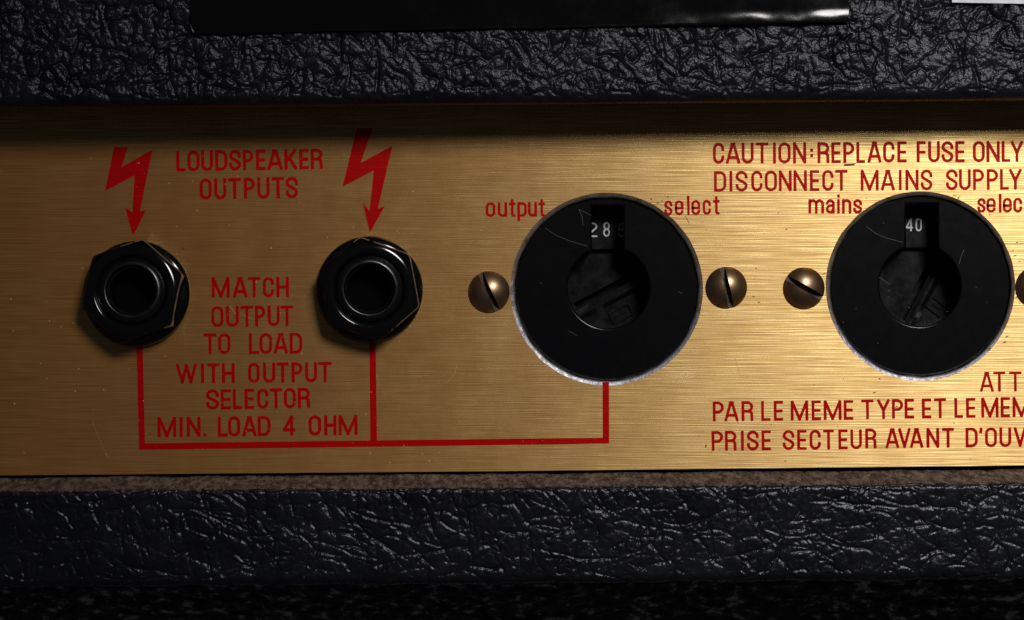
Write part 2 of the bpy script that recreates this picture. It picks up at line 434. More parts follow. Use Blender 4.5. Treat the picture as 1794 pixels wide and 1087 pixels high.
def make_plate():
    bm = bmesh.new()
    loops = [[W(-420, 120), W(-420, 837.0), W(300, 830.6), W(897, 825.6), W(1500, 818.8), W(2220, 811), W(2220, 120)]]
    for k, (cx, cy, R) in enumerate(HOLES):
        loops.append(hole_ring(cx, cy, R, 0, 7 + k, 0.7))
    edges = []
    for lp in loops:
        vsx = [bm.verts.new(p) for p in lp]
        for i in range(len(vsx)):
            edges.append(bm.edges.new((vsx[i], vsx[(i + 1) % len(vsx)])))
    bmesh.ops.triangle_fill(bm, use_beauty=True, use_dissolve=False, edges=edges)
    for f in bm.faces:
        f.normal_update()
        if f.normal.y > 0: f.normal_flip()
    # thickness: the cut outer edge of the sheet
    lp = loops[0]
    for i in range(len(lp)):
        a, b_ = lp[i], lp[(i + 1) % len(lp)]
        q = [bm.verts.new(p) for p in (a, b_, b_ + Vector((0, 9 * P, 0)), a + Vector((0, 9 * P, 0)))]
        bm.faces.new(q)
    uv = bm.loops.layers.uv.new('UVMap')
    for f in bm.faces:
        for l in f.loops:
            l[uv].uv = (l.vert.co.x / (2000 * P), l.vert.co.z / (2000 * P))
    # marks of wear lying on the sheet
    rr = random.Random(3)
    def scratch(pts, w, mi, d):
        for i in range(len(pts) - 1):
            (ax, ay), (bx, by) = pts[i], pts[i + 1]
            dx, dy = bx - ax, by - ay; l = math.hypot(dx, dy); nx_, ny_ = -dy / l * w / 2, dx / l * w / 2
            f = bm.faces.new([bm.verts.new(W(*p, d)) for p in ((ax + nx_, ay + ny_), (ax - nx_, ay - ny_), (bx - nx_, by - ny_), (bx + nx_, by + ny_))])
            f.material_index = mi; f.normal_update()
            if f.normal.y > 0: f.normal_flip()
    def blob(cx, cy, rx, ry, mi, d, rot=0.0, n=11):
        pts = []
        for i in range(n):
            a = 2 * PI * i / n; k = rr.uniform(0.6, 1.15)
            x, y = rx * k * math.cos(a), ry * k * math.sin(a)
            pts.append(bm.verts.new(W(cx + x * math.cos(rot) - y * math.sin(rot), cy + x * math.sin(rot) + y * math.cos(rot), d)))
        f = bm.faces.new(pts); f.material_index = mi; f.normal_update()
        if f.normal.y > 0: f.normal_flip()
    scratch([(830, 703), (856, 726), (878, 742), (900, 757)], 0.7, 2, 0.3)
    scratch([(802, 634), (797, 655), (783, 671)], 0.8, 2, 0.32)
    scratch([(161, 737), (172, 765), (190, 803)], 0.7, 2, 0.31)
    scratch([(402, 536), (413, 551)], 1.3, 2, 0.33)
    scratch([(423, 551), (440, 558)], 1.0, 2, 0.33)
    scratch([(660, 655), (664, 676)], 1.0, 2, 0.33)
    scratch([(1200, 378), (1208, 392)], 0.9, 1, 0.3)
    scratch([(1287, 627), (1296, 655)], 0.8, 2, 0.3)
    scratch([(1258, 788), (1282, 797)], 0.8, 2, 0.31)
    blob(1487, 289, 14, 2.6, 1, 0.3, -0.06)
    blob(321, 436, 3.2, 2.4, 1, 0.3)
    for _ in range(85):                                          # flecks of dust on the left part of the plate
        blob(rr.uniform(0, 860), rr.uniform(270, 815), rr.uniform(0.6, 1.9), rr.uniform(0.5, 1.4), 3, 0.34 + rr.random() * 0.05, rr.uniform(0, 3))
    for (x, y) in ((1160, 352), (1152, 356), (1141, 349), (1170, 345), (1672, 343), (1680, 346), (1782, 425), (1774, 440), (1778, 448), (1786, 458), (1783, 520), (1786, 532),
                   (1764, 590), (1760, 600), (1541, 664), (1532, 688), (1378, 402), (1364, 373), (1325, 470), (1443, 480), (1571, 713), (1320, 520), (1330, 530)):
        blob(x, y, rr.uniform(1.8, 4.2), rr.uniform(0.7, 1.3), 1, 0.3 + rr.random() * 0.05, rr.uniform(-0.7, 0.3))
    for _ in range(40):
        blob(rr.uniform(1230, 1794), rr.uniform(250, 810), rr.uniform(0.6, 1.5), rr.uniform(0.5, 1.0), 1, 0.36 + rr.random() * 0.05, rr.uniform(0, 3))
    me = bpy.data.meshes.new('plate'); bm.to_mesh(me); bm.free()
    return rebase(link('plate', me, [M_GOLD, M_STAIN, M_GSCR, M_FLECK]), panel)
make_plate()

for k, (cx, cy, R) in enumerate(HOLES):                          # the bevelled cut edge of each round hole
    n = 200
    inner = R - (8.0 if k == 0 else 7.2)
    rings = [hole_ring(cx, cy, R, 0.0, 7 + k, 0.7), hole_ring(cx, cy, (R + inner) / 2 - 0.3, -1.6, 20 + k, 1.1), hole_ring(cx, cy, inner, -3.2, 30 + k, 1.3), hole_ring(cx, cy, inner + 0.5, -34.0, 30 + k, 0.5)]
    vts = [v for r_ in rings for v in r_]
    fcs = [(j * n + i, (j + 1) * n + i, (j + 1) * n + (i + 1) % n, j * n + (i + 1) % n) for j in range(3) for i in range(n)]
    mi = []
    rs = random.Random(50 + k)
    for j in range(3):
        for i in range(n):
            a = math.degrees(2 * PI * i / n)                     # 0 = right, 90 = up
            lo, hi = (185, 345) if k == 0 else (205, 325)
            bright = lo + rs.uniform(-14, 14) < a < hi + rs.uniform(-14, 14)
            mi.append(0 if bright else 1)  # pale along the lit arc, dark and tarnished elsewhere: light put into colour
    o = mesh_obj('hole_rim', vts, fcs, [M_RIM, M_RIM_SHADE], None, smooth=179, midx=mi)
    rebase(o, panel)

# ------------------------------------------------------------------ red printing: drawn with a condensed single-line alphabet
def arcp(cx, cy, rx, ry, a0, a1, n=12):
    return [(cx + rx * math.cos(math.radians(a0 + (a1 - a0) * i / n)), cy + ry * math.sin(math.radians(a0 + (a1 - a0) * i / n))) for i in range(n + 1)]

def bez(p0, p1, p2, p3, n=10):
    return [tuple((1 - t) ** 3 * p0[k] + 3 * (1 - t) ** 2 * t * p1[k] + 3 * (1 - t) * t * t * p2[k] + t ** 3 * p3[k] for k in (0, 1)) for t in [i / n for i in range(n + 1)]]

def glyph(c, w, h):
    """Centre lines of a letter in a box w by h, y upwards: a list of (points, closed)."""
    q = min(0.26 * h, 0.62 * w)
    if c in 'Oo0':
        return [(arcp(w / 2, h - q, w / 2, q, 0, 180) + arcp(w / 2, q, w / 2, q, 180, 360), True)]
    if c in 'Cc':
        return [([(w, h - q - 0.03 * h)] + arcp(w / 2, h - q, w / 2, q, 0, 180) + arcp(w / 2, q, w / 2, q, 180, 360) + [(w, q + 0.03 * h)], False)]
    if c == 'U':
        return [([(0, h)] + arcp(w / 2, q, w / 2, q, 180, 360) + [(w, h)], False)]
    if c == 'u':
        return [([(0, h)] + arcp(w / 2, q, w / 2, q, 180, 360) + [(w, h)], False), ([(w, 0), (w, h * 0.5)], False)]
    if c in 'Ss':
        return [([(w, h - q - 0.02 * h)] + arcp(w / 2, h - q, w / 2, q, 0, 180, 14) + bez((0, h - q), (0, h * 0.54), (w, h * 0.46), (w, q))[1:-1] + arcp(w / 2, q, w / 2, q, 0, -180, 14) + [(0, q + 0.02 * h)], False)]
    if c == 'P' or c == 'R':
        m = 0.46 * h if c == 'P' else 0.5 * h
        ry = (h - m) / 2; rx = min(0.62 * w, ry * 1.05)
        out = [([(0, 0), (0, h)], False), ([(0, h), (w - rx, h)] + arcp(w - rx, m + ry, rx, ry, 90, -90) + [(0, m)], False)]
        if c == 'R':
            out.append((arcp(w - 0.42 * w, m - 0.16 * h, 0.40 * w, 0.16 * h, 80, 0, 8) + [(w, 0)], False))
        return out
    if c == 'D':
        r = 0.55 * w
        return [([(0, 0), (0, h)], False), ([(0, h), (w - r, h)] + arcp(w - r, h - r, r, r, 90, 0, 8) + arcp(w - r, r, r, r, 0, -90, 8) + [(0, 0)], False)]
    if c == 'A':
        return [([(0, 0), (0.44 * w, h)], False), ([(0.56 * w, h), (w, 0)], False), ([(0.40 * w, h), (0.60 * w, h)], False), ([(0.12 * w, 0.26 * h), (0.88 * w, 0.26 * h)], False)]
    if c == 'M':
        return [([(0, 0), (0, h)], False), ([(0.02 * w, h), (0.5 * w, 0.0)], False), ([(0.5 * w, 0.0), (0.98 * w, h)], False), ([(w, h), (w, 0)], False)]
    if c == 'N':
        return [([(0, 0), (0, h)], False), ([(0.02 * w, h), (0.98 * w, 0)], False), ([(w, 0), (w, h)], False)]
    if c == 'W':
        return [([(0, h), (0.27 * w, 0)], False), ([(0.27 * w, 0), (0.5 * w, h)], False), ([(0.5 * w, h), (0.74 * w, 0)], False), ([(0.74 * w, 0), (w, h)], False)]
    if c == 'V':
        return [([(0, h), (0.5 * w, 0)], False), ([(0.5 * w, 0), (w, h)], False)]
    if c == 'Y':
        return [([(0, h), (0.5 * w, 0.44 * h)], False), ([(w, h), (0.5 * w, 0.44 * h)], False), ([(0.5 * w, 0.47 * h), (0.5 * w, 0)], False)]
    if c == 'K':
        return [([(0, 0), (0, h)], False), ([(0.94 * w, h), (0.06 * w, 0.40 * h)], False), ([(0.34 * w, 0.60 * h), (w, 0)], False)]
    if c == 'E':
        return [([(0, 0), (0, h)], False), ([(0, h), (w, h)], False), ([(0, 0.49 * h), (0.93 * w, 0.49 * h)], False), ([(0, 0), (w, 0)], False)]
    if c == 'F':
        return [([(0, 0), (0, h)], False), ([(0, h), (w, h)], False), ([(0, 0.48 * h), (w, 0.48 * h)], False)]
    if c == 'H':
        return [([(0, 0), (0, h)], False), ([(w, 0), (w, h)], False), ([(0, 0.5 * h), (w, 0.5 * h)], False)]
    if c == 'I':
        return [([(w / 2, 0), (w / 2, h)], False)]
    if c == 'L':
        return [([(0, 0), (0, h)], False), ([(0, 0), (w, 0)], False)]
    if c == 'T':
        return [([(w / 2, 0), (w / 2, h)], False), ([(0, h), (w, h)], False)]
    if c == '4':
        return [([(0.78 * w, 0), (0.78 * w, h)], False), ([(0.74 * w, h), (0, 0.27 * h)], False), ([(0, 0.25 * h), (w, 0.25 * h)], False)]
    if c == '8':
        return [(arcp(w / 2, 0.76 * h, w * 0.46, 0.24 * h, 0, 360, 20)[:-1], True), (arcp(w / 2, 0.26 * h, w * 0.5, 0.26 * h, 0, 360, 20)[:-1], True)]
    if c == '2':
        return [(arcp(w / 2, h * 0.74, w / 2, 0.26 * h, 170, -20, 12) + [(0.0, 0.0)], False), ([(0, 0), (w, 0)], False)]
    if c == '6':
        return [([(w * 0.95, h * 0.8)] + arcp(w / 2, h - q, w / 2, q, 20, 180) + arcp(w / 2, q, w / 2, q, 180, 360) + arcp(w / 2, 0.32 * h, w / 2, 0.22 * h, 0, 180), False)]
    if c == 't':                                                 # h = height of the small letters
        return [([(w * 0.5, 1.26 * h), (w * 0.5, 0.14 * h), (w * 0.62, 0.02 * h), (w * 0.98, 0.0)], False), ([(0, h * 0.97), (w, h * 0.97)], False)]
    if c == 'p':
        return [([(0, -0.36 * h), (0, h)], False), ([(0, h), (w * 0.4, h)] + arcp(w * 0.45, h - q, w * 0.55, q, 80, 0, 8) + arcp(w * 0.45, q, w * 0.55, q, 0, -80, 8) + [(0, 0)], False)]
    if c == 'e':
        return [([(0.0, 0.47 * h), (w, 0.47 * h)] + arcp(w / 2, h - q, w / 2, q, 0, 180) + arcp(w / 2, q, w / 2, q, 180, 350), False)]
    if c == 'l':
        return [([(w / 2, 0), (w / 2, 1.36 * h)], False)]
    if c == 'm':
        r = w * 0.25
        return [([(0, 0), (0, h)], False), ([(0, h * 0.85)] + arcp(r, h - r * 0.9, r, r * 0.9, 160, 0, 8) + [(w / 2, 0)], False), ([(w / 2, h * 0.85)] + arcp(w - r, h - r * 0.9, r, r * 0.9, 160, 0, 8) + [(w, 0)], False)]
    if c == 'n':
        return [([(0, 0), (0, h)], False), ([(0, h * 0.85)] + arcp(w / 2, h - q, w / 2, q, 150, 0, 10) + [(w, 0)], False)]
    if c == 'a':
        return [(arcp(w / 2, h - q, w / 2, q, 170, 0, 10) + [(w, 0)], False), ([(w, 0.58 * h), (w * 0.5, 0.56 * h)] + arcp(w * 0.5, 0.28 * h, w * 0.5, 0.28 * h, 95, 300, 12) + [(w, 0.2 * h)], False)]
    if c == 'i':
        return [([(w / 2, 0), (w / 2, h)], False), ([(w / 2, 1.36 * h), (w / 2, 1.40 * h)], False)]
    if c == '.':
        return [([(w / 2, 0), (w / 2, 0.02 * h)], False)]
    if c == ':':
        return [([(w / 2, 0.34 * h), (w / 2, 0.36 * h)], False), ([(w / 2, 0.63 * h), (w / 2, 0.65 * h)], False)]
    if c == "'":
        return [([(w, h), (w * 0.3, 0.82 * h)], False)]
    return []

class Ink:
    """Collects flat strokes; each stroke lies a hair above the last so that none share a plane."""
    def __init__(s, base=0.30): s.v, s.f, s.k, s.base = [], [], 0, base
    def d(s):
        s.k += 1
        return s.base + 0.012 * (s.k % 24)
    R = random.Random(77)
    def strip(s, pts, width, closed=False):
        pts = [p for i, p in enumerate(pts) if i == 0 or math.hypot(p[0] - pts[i - 1][0], p[1] - pts[i - 1][1]) > 1e-4]
        if closed and math.hypot(pts[0][0] - pts[-1][0], pts[0][1] - pts[-1][1]) < 1e-3: pts = pts[:-1]
        n = len(pts); hw = width / 2; d = s.d(); L_, R_ = [], []
        def dirn(a, b):
            l = math.hypot(b[0] - a[0], b[1] - a[1]); return ((b[0] - a[0]) / l, (b[1] - a[1]) / l)
        for i in range(n):
            a = pts[i - 1] if (i > 0 or closed) else None
            b = pts[(i + 1) % n] if (i < n - 1 or closed) else None
            d1 = dirn(a, pts[i]) if a else dirn(pts[i], b); d2 = dirn(pts[i], b) if b else d1
            n1, n2 = (-d1[1], d1[0]), (-d2[1], d2[0])
            m = (n1[0] + n2[0], n1[1] + n2[1]); l = math.hypot(*m)
            m = (m[0] / l, m[1] / l) if l > 1e-6 else n1
            k = min(1.5, 1 / max(0.3, m[0] * n1[0] + m[1] * n1[1])) * hw * s.R.uniform(0.93, 1.07)
            L_.append((pts[i][0] + m[0] * k, pts[i][1] + m[1] * k)); R_.append((pts[i][0] - m[0] * k, pts[i][1] - m[1] * k))
        if not closed:                                           # slightly rounded ends, half a width beyond the end points
            def cap(i, j):
                t = dirn(pts[j], pts[i]); nn = (-t[1], t[0]); c = pts[i]
                e = [(c[0] + t[0] * hw * 0.72 + nn[0] * hw, c[1] + t[1] * hw * 0.72 + nn[1] * hw), (c[0] + t[0] * hw * 0.72 - nn[0] * hw, c[1] + t[1] * hw * 0.72 - nn[1] * hw)]
                g = [(c[0] + t[0] * hw * 1.0 + nn[0] * hw * 0.55, c[1] + t[1] * hw * 1.0 + nn[1] * hw * 0.55), (c[0] + t[0] * hw * 1.0 - nn[0] * hw * 0.55, c[1] + t[1] * hw * 1.0 - nn[1] * hw * 0.55)]
                return e, g
            e, g = cap(n - 1, n - 2); L_ += [e[0], g[0]]; R_ += [e[1], g[1]]
            e, g = cap(0, 1); L_ = [g[1], e[1]] + L_; R_ = [g[0], e[0]] + R_
        o = len(s.v); m = len(L_)
        s.v += [(*p, d) for p in L_] + [(*p, d) for p in R_]
        for i in range(m if closed else m - 1):
            j = (i + 1) % m
            s.f.append((o + i, o + j, o + m + j, o + m + i))
    def poly(s, pts):
        d = s.d(); o = len(s.v); s.v += [(*p, d) for p in pts]; s.f.append(tuple(range(o, o + len(pts))))
    def build(s, name, mat, parent, depth=0.0, label=None):
        bm = bmesh.new(); vs_ = [bm.verts.new(W(x, y, depth + d)) for x, y, d in s.v]
        for f in s.f:
            fc = bm.faces.new([vs_[i] for i in f]); fc.normal_update()
            if fc.normal.y > 0: fc.normal_flip()
        bmesh.ops.triangulate(bm, faces=[f for f in bm.faces if len(f.verts) > 4])
        me = bpy.data.meshes.new(name); bm.to_mesh(me); bm.free()
        o = link(name, me, mat)
        rebase(o, parent)
        if label: o['label'] = label
        return o

def set_line(ink, parts, sw):
    """parts: (origin x, origin y, scale, (xa, top, bottom), (xb, top, bottom), [(letter, x0, x1) ...]) as read off an enlargement."""
    for (ox, oy, s, A, B, letters) in parts:
        for (c, x0, x1) in letters:
            xm = (x0 + x1) / 2; t = (xm - A[0]) / (B[0] - A[0])
            top = oy + (A[1] + (B[1] - A[1]) * t) / s; bot = oy + (A[2] + (B[2] - A[2]) * t) / s
            m = (B[2] - A[2]) / (B[0] - A[0])
            px0, px1 = ox + x0 / s, ox + x1 / s
            w = max(0.01, px1 - px0 - sw); h = bot - top - sw
            for pts, closed in glyph(c, w, h):
                ink.strip([(px0 + sw / 2 + gx + m * (gy - h / 2), bot - sw / 2 - gy + m * (gx - w / 2)) for gx, gy in pts], sw, closed)

R1, R2, R3, R4, R5, R6, R7 = (300, 250, 6.407), (350, 480, 7.245), (270, 620, 4.849), (1240, 240, 6.407), (1500, 240, 6.102), (1230, 640, 6.407), (1500, 640, 6.102)
R8, R9 = (840, 335, 13.8), (1150, 330, 13.8)
LINES = [
 ('LOUDSPEAKER', 5.5, [(*R1, (55, 92, 325), (1700, 68, 298), [('L', 55, 160), ('O', 180, 320), ('U', 335, 470), ('D', 492, 632), ('S', 648, 785), ('P', 803, 922), ('E', 950, 1060), ('A', 1078, 1252), ('K', 1270, 1412), ('E', 1437, 1545), ('R', 1565, 1700)])]),
 ('OUTPUTS', 5.5, [(*R1, (318, 404, 642), (1425, 383, 625), [('O', 318, 455), ('U', 482, 620), ('T', 640, 785), ('P', 815, 940), ('U', 965, 1105), ('T', 1128, 1268), ('S', 1283, 1425)])]),
 ('MATCH', 5.2, [(*R2, (150, 42, 307), (1132, 38, 296), [('M', 150, 380), ('A', 420, 605), ('T', 610, 770), ('C', 800, 942), ('H', 972, 1132)])]),
 ('OUTPUT', 5.2, [(*R2, (145, 410, 677), (1190, 402, 660), [('O', 145, 302), ('U', 332, 495), ('T', 517, 680), ('P', 700, 832), ('U', 862, 1015), ('T', 1025, 1190)])]),
 ('TO LOAD', 5.2, [(*R2, (48, 757, 1021), (1302, 750, 1014), [('T', 48, 212), ('O', 232, 390), ('L', 622, 755), ('O', 757, 918), ('A', 938, 1120), ('D', 1140, 1302)])]),
 ('WITH OUTPUT', 5.4, [(*R3, (185, 86, 255), (1510, 68, 241), [('W', 185, 365), ('I', 395, 427), ('T', 450, 558), ('H', 575, 685), ('O', 798, 898), ('U', 925, 1030), ('T', 1040, 1145), ('P', 1167, 1262), ('U', 1282, 1385), ('T', 1395, 1510)])]),
 ('SELECTOR', 5.4, [(*R3, (440, 304, 476), (1325, 288, 461), [('S', 440, 552), ('E', 565, 655), ('L', 668, 750), ('E', 768, 850), ('C', 875, 972), ('T', 983, 1088), ('O', 1102, 1205), ('R', 1220, 1325)])]),
 ('MIN. LOAD 4 OHM', 5.4, [(*R3, (28, 538, 710), (1728, 520, 691), [('M', 28, 188), ('I', 213, 247), ('N', 277, 395), ('.', 415, 447), ('L', 540, 628), ('O', 628, 732), ('A', 750, 870), ('D', 880, 990), ('4', 1093, 1200), ('O', 1312, 1420), ('H', 1445, 1550), ('M', 1567, 1728)])]),
 ('CAUTION: REPLACE FUSE ONLY', 4.9, [(*R4, (58, 67, 303), (1765, 58, 294), [('C', 58, 185), ('A', 203, 365), ('U', 380, 515), ('T', 540, 680), ('I', 732, 765), ('O', 792, 930), ('N', 957, 1105), (':', 1147, 1187), ('R', 1232, 1365), ('E', 1388, 1492), ('P', 1522, 1645), ('L', 1668, 1765)]),
     (*R5, (122, 50, 276), (1785, 44, 269), [('A', 122, 270), ('C', 288, 410), ('E', 440, 540), ('F', 647, 742), ('U', 770, 895), ('S', 912, 1040), ('E', 1060, 1160), ('O', 1248, 1375), ('N', 1393, 1535), ('L', 1555, 1648), ('Y', 1652, 1785)])]),
 ('DISCONNECT MAINS SUPPLY', 4.7, [(*R4, (70, 386, 617), (1570, 371, 604), [('D', 70, 208), ('I', 243, 277), ('S', 312, 447), ('C', 488, 615), ('O', 640, 777), ('N', 798, 942), ('N', 963, 1113), ('E', 1147, 1252), ('C', 1285, 1412), ('T', 1430, 1570)]),
     (*R5, (48, 354, 576), (1770, 344, 565), [('M', 48, 240), ('A', 265, 412), ('I', 455, 487), ('N', 527, 667), ('S', 690, 815), ('S', 960, 1085), ('U', 1100, 1225), ('P', 1250, 1368), ('P', 1397, 1517), ('L', 1538, 1633), ('Y', 1635, 1770)])]),
 ('output', 4.4, [(*R8, (150, 272, 630), (1588, 268, 618), [('o', 150, 385), ('u', 443, 670), ('t', 710, 870), ('p', 915, 1145), ('u', 1172, 1392), ('t', 1425, 1588)])]),
 ('select', 4.3, [(*R9, (190, 300, 662), (1530, 275, 640), [('s', 190, 390), ('e', 443, 658), ('l', 742, 800), ('e', 845, 1060), ('c', 1118, 1320), ('t', 1370, 1530)])]),
 ('mains', 4.5, [(*R4, (1130, 702, 862), (1732, 700, 862), [('m', 1130, 1305), ('a', 1325, 1425), ('i', 1452, 1482), ('n', 1507, 1612), ('s', 1632, 1732)])]),
 ('select', 4.5, [(*R5, (1295, 655, 812), (1775, 652, 810), [('s', 1295, 1385), ('e', 1392, 1492), ('l', 1525, 1553), ('e', 1567, 1665), ('c', 1680, 1775), ('t', 1795, 1865)])]),
 ('ATT', 4.5, [(*R7, (1323, 74, 286), (1768, 68, 281), [('A', 1323, 1470), ('T', 1467, 1595), ('T', 1635, 1768)])]),
 ('PAR LE MEME TYPE ET LE MEM', 4.8, [(*R6, (120, 409, 634), (1698, 391, 613), [('P', 120, 245), ('A', 250, 410), ('R', 443, 575), ('L', 663, 767), ('E', 805, 910), ('M', 995, 1193), ('E', 1230, 1335), ('M', 1365, 1565), ('E', 1590, 1698)]),
     (*R7, (55, 369, 579), (1860, 339, 554), [('T', 55, 187), ('Y', 225, 360), ('P', 383, 503), ('E', 518, 620), ('E', 703, 803), ('T', 833, 963), ('L', 1050, 1142), ('E', 1175, 1275), ('M', 1337, 1522), ('E', 1545, 1645), ('M', 1672, 1860)])]),
 ("PRISE SECTEUR AVANT D'OUV", 4.8, [(*R6, (107, 740, 964), (1795, 719, 943), [('P', 107, 237), ('R', 257, 387), ('I', 437, 468), ('S', 503, 637), ('E', 668, 773), ('S', 905, 1037), ('E', 1068, 1173), ('C', 1207, 1333), ('T', 1360, 1480), ('E', 1530, 1635), ('U', 1665, 1795)]),
     (*R7, (97, 679, 891), (1820, 662, 873), [('R', 97, 217), ('A', 313, 460), ('V', 450, 583), ('A', 575, 717), ('N', 752, 888), ('T', 918, 1047), ('D', 1170, 1300), ("'", 1315, 1352), ('O', 1378, 1505), ('U', 1532, 1658), ('V', 1685, 1820)])]),
]
for text, sw, parts in LINES:
    ink = Ink(); set_line(ink, parts, sw + 0.25)
    if text.startswith('PRISE'):
        ink.poly([(1235.0, 784.5), (1238.0, 784.0), (1237.6, 779.8), (1236.4, 777.5)])
    ink.build('lettering', M_INK, panel)

def scaled(pts, ox, oy, s): return [(ox + x / s, oy + y / s) for x, y in pts]
B1 = [(128, 186), (205, 186), (170, 298), (343, 200), (273, 548), (310, 537), (233, 686), (190, 523), (231, 553), (243, 345), (77, 432)]
B2 = [(1490, 80), (1578, 80), (1512, 275), (1690, 178), (1608, 532), (1647, 517), (1563, 667), (1523, 498), (1562, 546), (1585, 316), (1410, 409)]
for pts, lab in ((B1, 'red lightning arrow pointing at the left jack socket'), (B2, 'red lightning arrow reaching into the shadow above the second jack socket')):
    ink = Ink(); ink.poly(scaled(pts, 160, 200, 3.2036))
    ink.build('lightning_arrow', M_INK, panel, label=lab)

ink = Ink()
ink.poly([(238.4, 575), (249.2, 575), (254.0, 777.2), (648.8, 771.9), (647.2, 575), (657.6, 575), (660.6, 771.7), (1056.0, 767.2), (1055.6, 670), (1067.0, 670), (1067.2, 777.4), (660.0, 783.0), (243.6, 788.4)])
ink.build('connecting_line', M_INK, panel, label='red line linking both jack sockets with the output selector')

# ------------------------------------------------------------------ lathe and jack sockets
def ring_mesh(rings, n, close_start=False, close_end=False, closed=True):
    """rings: list of lists of n (x, y, z) points."""
    v = [p for r_ in rings for p in r_]; f = []
    for j in range(len(rings) - 1):
        for i in range(n):
            f.append((j * n + i, j * n + (i + 1) % n, (j + 1) * n + (i + 1) % n, (j + 1) * n + i))
    if close_end: f.append(tuple((len(rings) - 1) * n + i for i in range(n)))
    return v, f

def circ(r, d, n=96, cx=0.0, cz=0.0):
    return [((cx + r * math.cos(2 * PI * i / n)) * P, -d * P, (cz + r * math.sin(2 * PI * i / n)) * P) for i in range(n)]

def make_jack(px, py, rot_deg, tilt, label):
    loc = W(px, py, 0)
    n = 192; RH = 92.5
    base = empty('jack_socket', loc - panel.location, panel)
    base.rotation_euler = (tilt[0], 0, tilt[1])
    base['label'] = label
    # round flange
    fl = [circ(91.5, -1, n), circ(93.2, 1.0, n), circ(93.6, 3.5, n), circ(93.0, 6.5, n), circ(91.4, 9.2, n), circ(89.0, 11.4, n), circ(86.2, 12.9, n), circ(83.0, 14.0, n), circ(79.0, 14.8, n), circ(70, 15.2, n)]
    v, f = ring_mesh(fl, n)
    mesh_obj('flange', v, f, M_NUT, base, smooth=60)
    # hexagonal nut with a chamfered, dished front
    hexr = []
    for i in range(n):
        a = 2 * PI * i / n - math.radians(90 - rot_deg) ; b = (a % (PI / 3)) - PI / 6
        hexr.append(RH * math.cos(PI / 6) / math.cos(b) * (1.0 - 0.014 * (abs(b) / (PI / 6)) ** 14))
    top = 63.0; rc = 79.5
    def hx(k, dfun):
        return [(hexr[i] * k * math.cos(2 * PI * i / n) * P, -dfun(i) * P, hexr[i] * k * math.sin(2 * PI * i / n) * P) for i in range(n)]
    edge = lambda i: top - 2.6 - max(0.0, hexr[i] - rc) * 0.70
    rings = [hx(0.995, lambda i: 14.0), hx(1.0, lambda i: 17.0), hx(1.0, lambda i: edge(i) - 2.2), hx(0.978, lambda i: edge(i) + 0.4)]
    rings += [circ(78.2, top - 2.3, n), circ(76.4, top - 1.45, n), circ(74.6, top - 0.8, n), circ(72.6, top - 0.3, n), circ(70.0, top, n), circ(66.0, top, n), circ(64.4, top - 0.3, n), circ(62.4, top - 1.6, n), circ(60.2, top - 3.6, n), circ(58.0, top - 6, n), circ(52, top - 8, n)]
    v, f = ring_mesh(rings, n)
    wr = random.Random(int(px)); wj = [wr.uniform(-12, 12) for _ in range(16)]
    worn = lambda k: -52 + wj[(k // 8) % 16] < ((k % n) * 360.0 / n + 180) % 360 - 180 < 96 + wj[(k // 9) % 16]
    mi = [1 if n * 2 <= k < n * 3 and worn(k) else 0 for k in range(len(f))]
    mesh_obj('hex_nut', v, f, [M_NUT, M_WORN], base, smooth=24, midx=mi)
    # threaded barrel with a rounded lip and a deep bore
    br = [circ(56.2, top - 12, n), circ(56.2, top - 6, n), circ(54.8, top - 5, n), circ(56.0, top - 3.8, n), circ(54.6, top - 2.6, n), circ(55.4, top - 1.4, n), circ(53.8, top - 0.2, n), circ(52.6, top + 1.6, n), circ(50.6, top + 2.8, n), circ(48.4, top + 3.9, n), circ(46.4, top + 4.4, n), circ(44.6, top + 4.3, n), circ(43.2, top + 3.2, n), circ(42.4, top + 1, n), circ(41.8, top - 6, n), circ(41.2, top - 7.2, n), circ(39.6, top - 7.8, n), circ(38.4, top - 9.5, n), circ(38.0, top - 40, n), circ(38.0, 4, n)]
    v, f = ring_mesh(br, n, close_end=True)
    bi = [1 if n * 17 <= k else 0 for k in range(len(f))]  # bore below the lip coloured near-black to paint its shade
    mesh_obj('barrel', v, f, [M_BARREL, M_SHADE], base, smooth=50, midx=bi)
    return base

make_jack(240.0, 515.0, 11.0, (math.radians(-5.0), 0.0), 'left black hexagonal jack socket with browned nut edges')
make_jack(647.6, 508.0, -10.6, (math.radians(-1.0), math.radians(3.0)), 'second black hexagonal jack socket, nearer the round selectors')

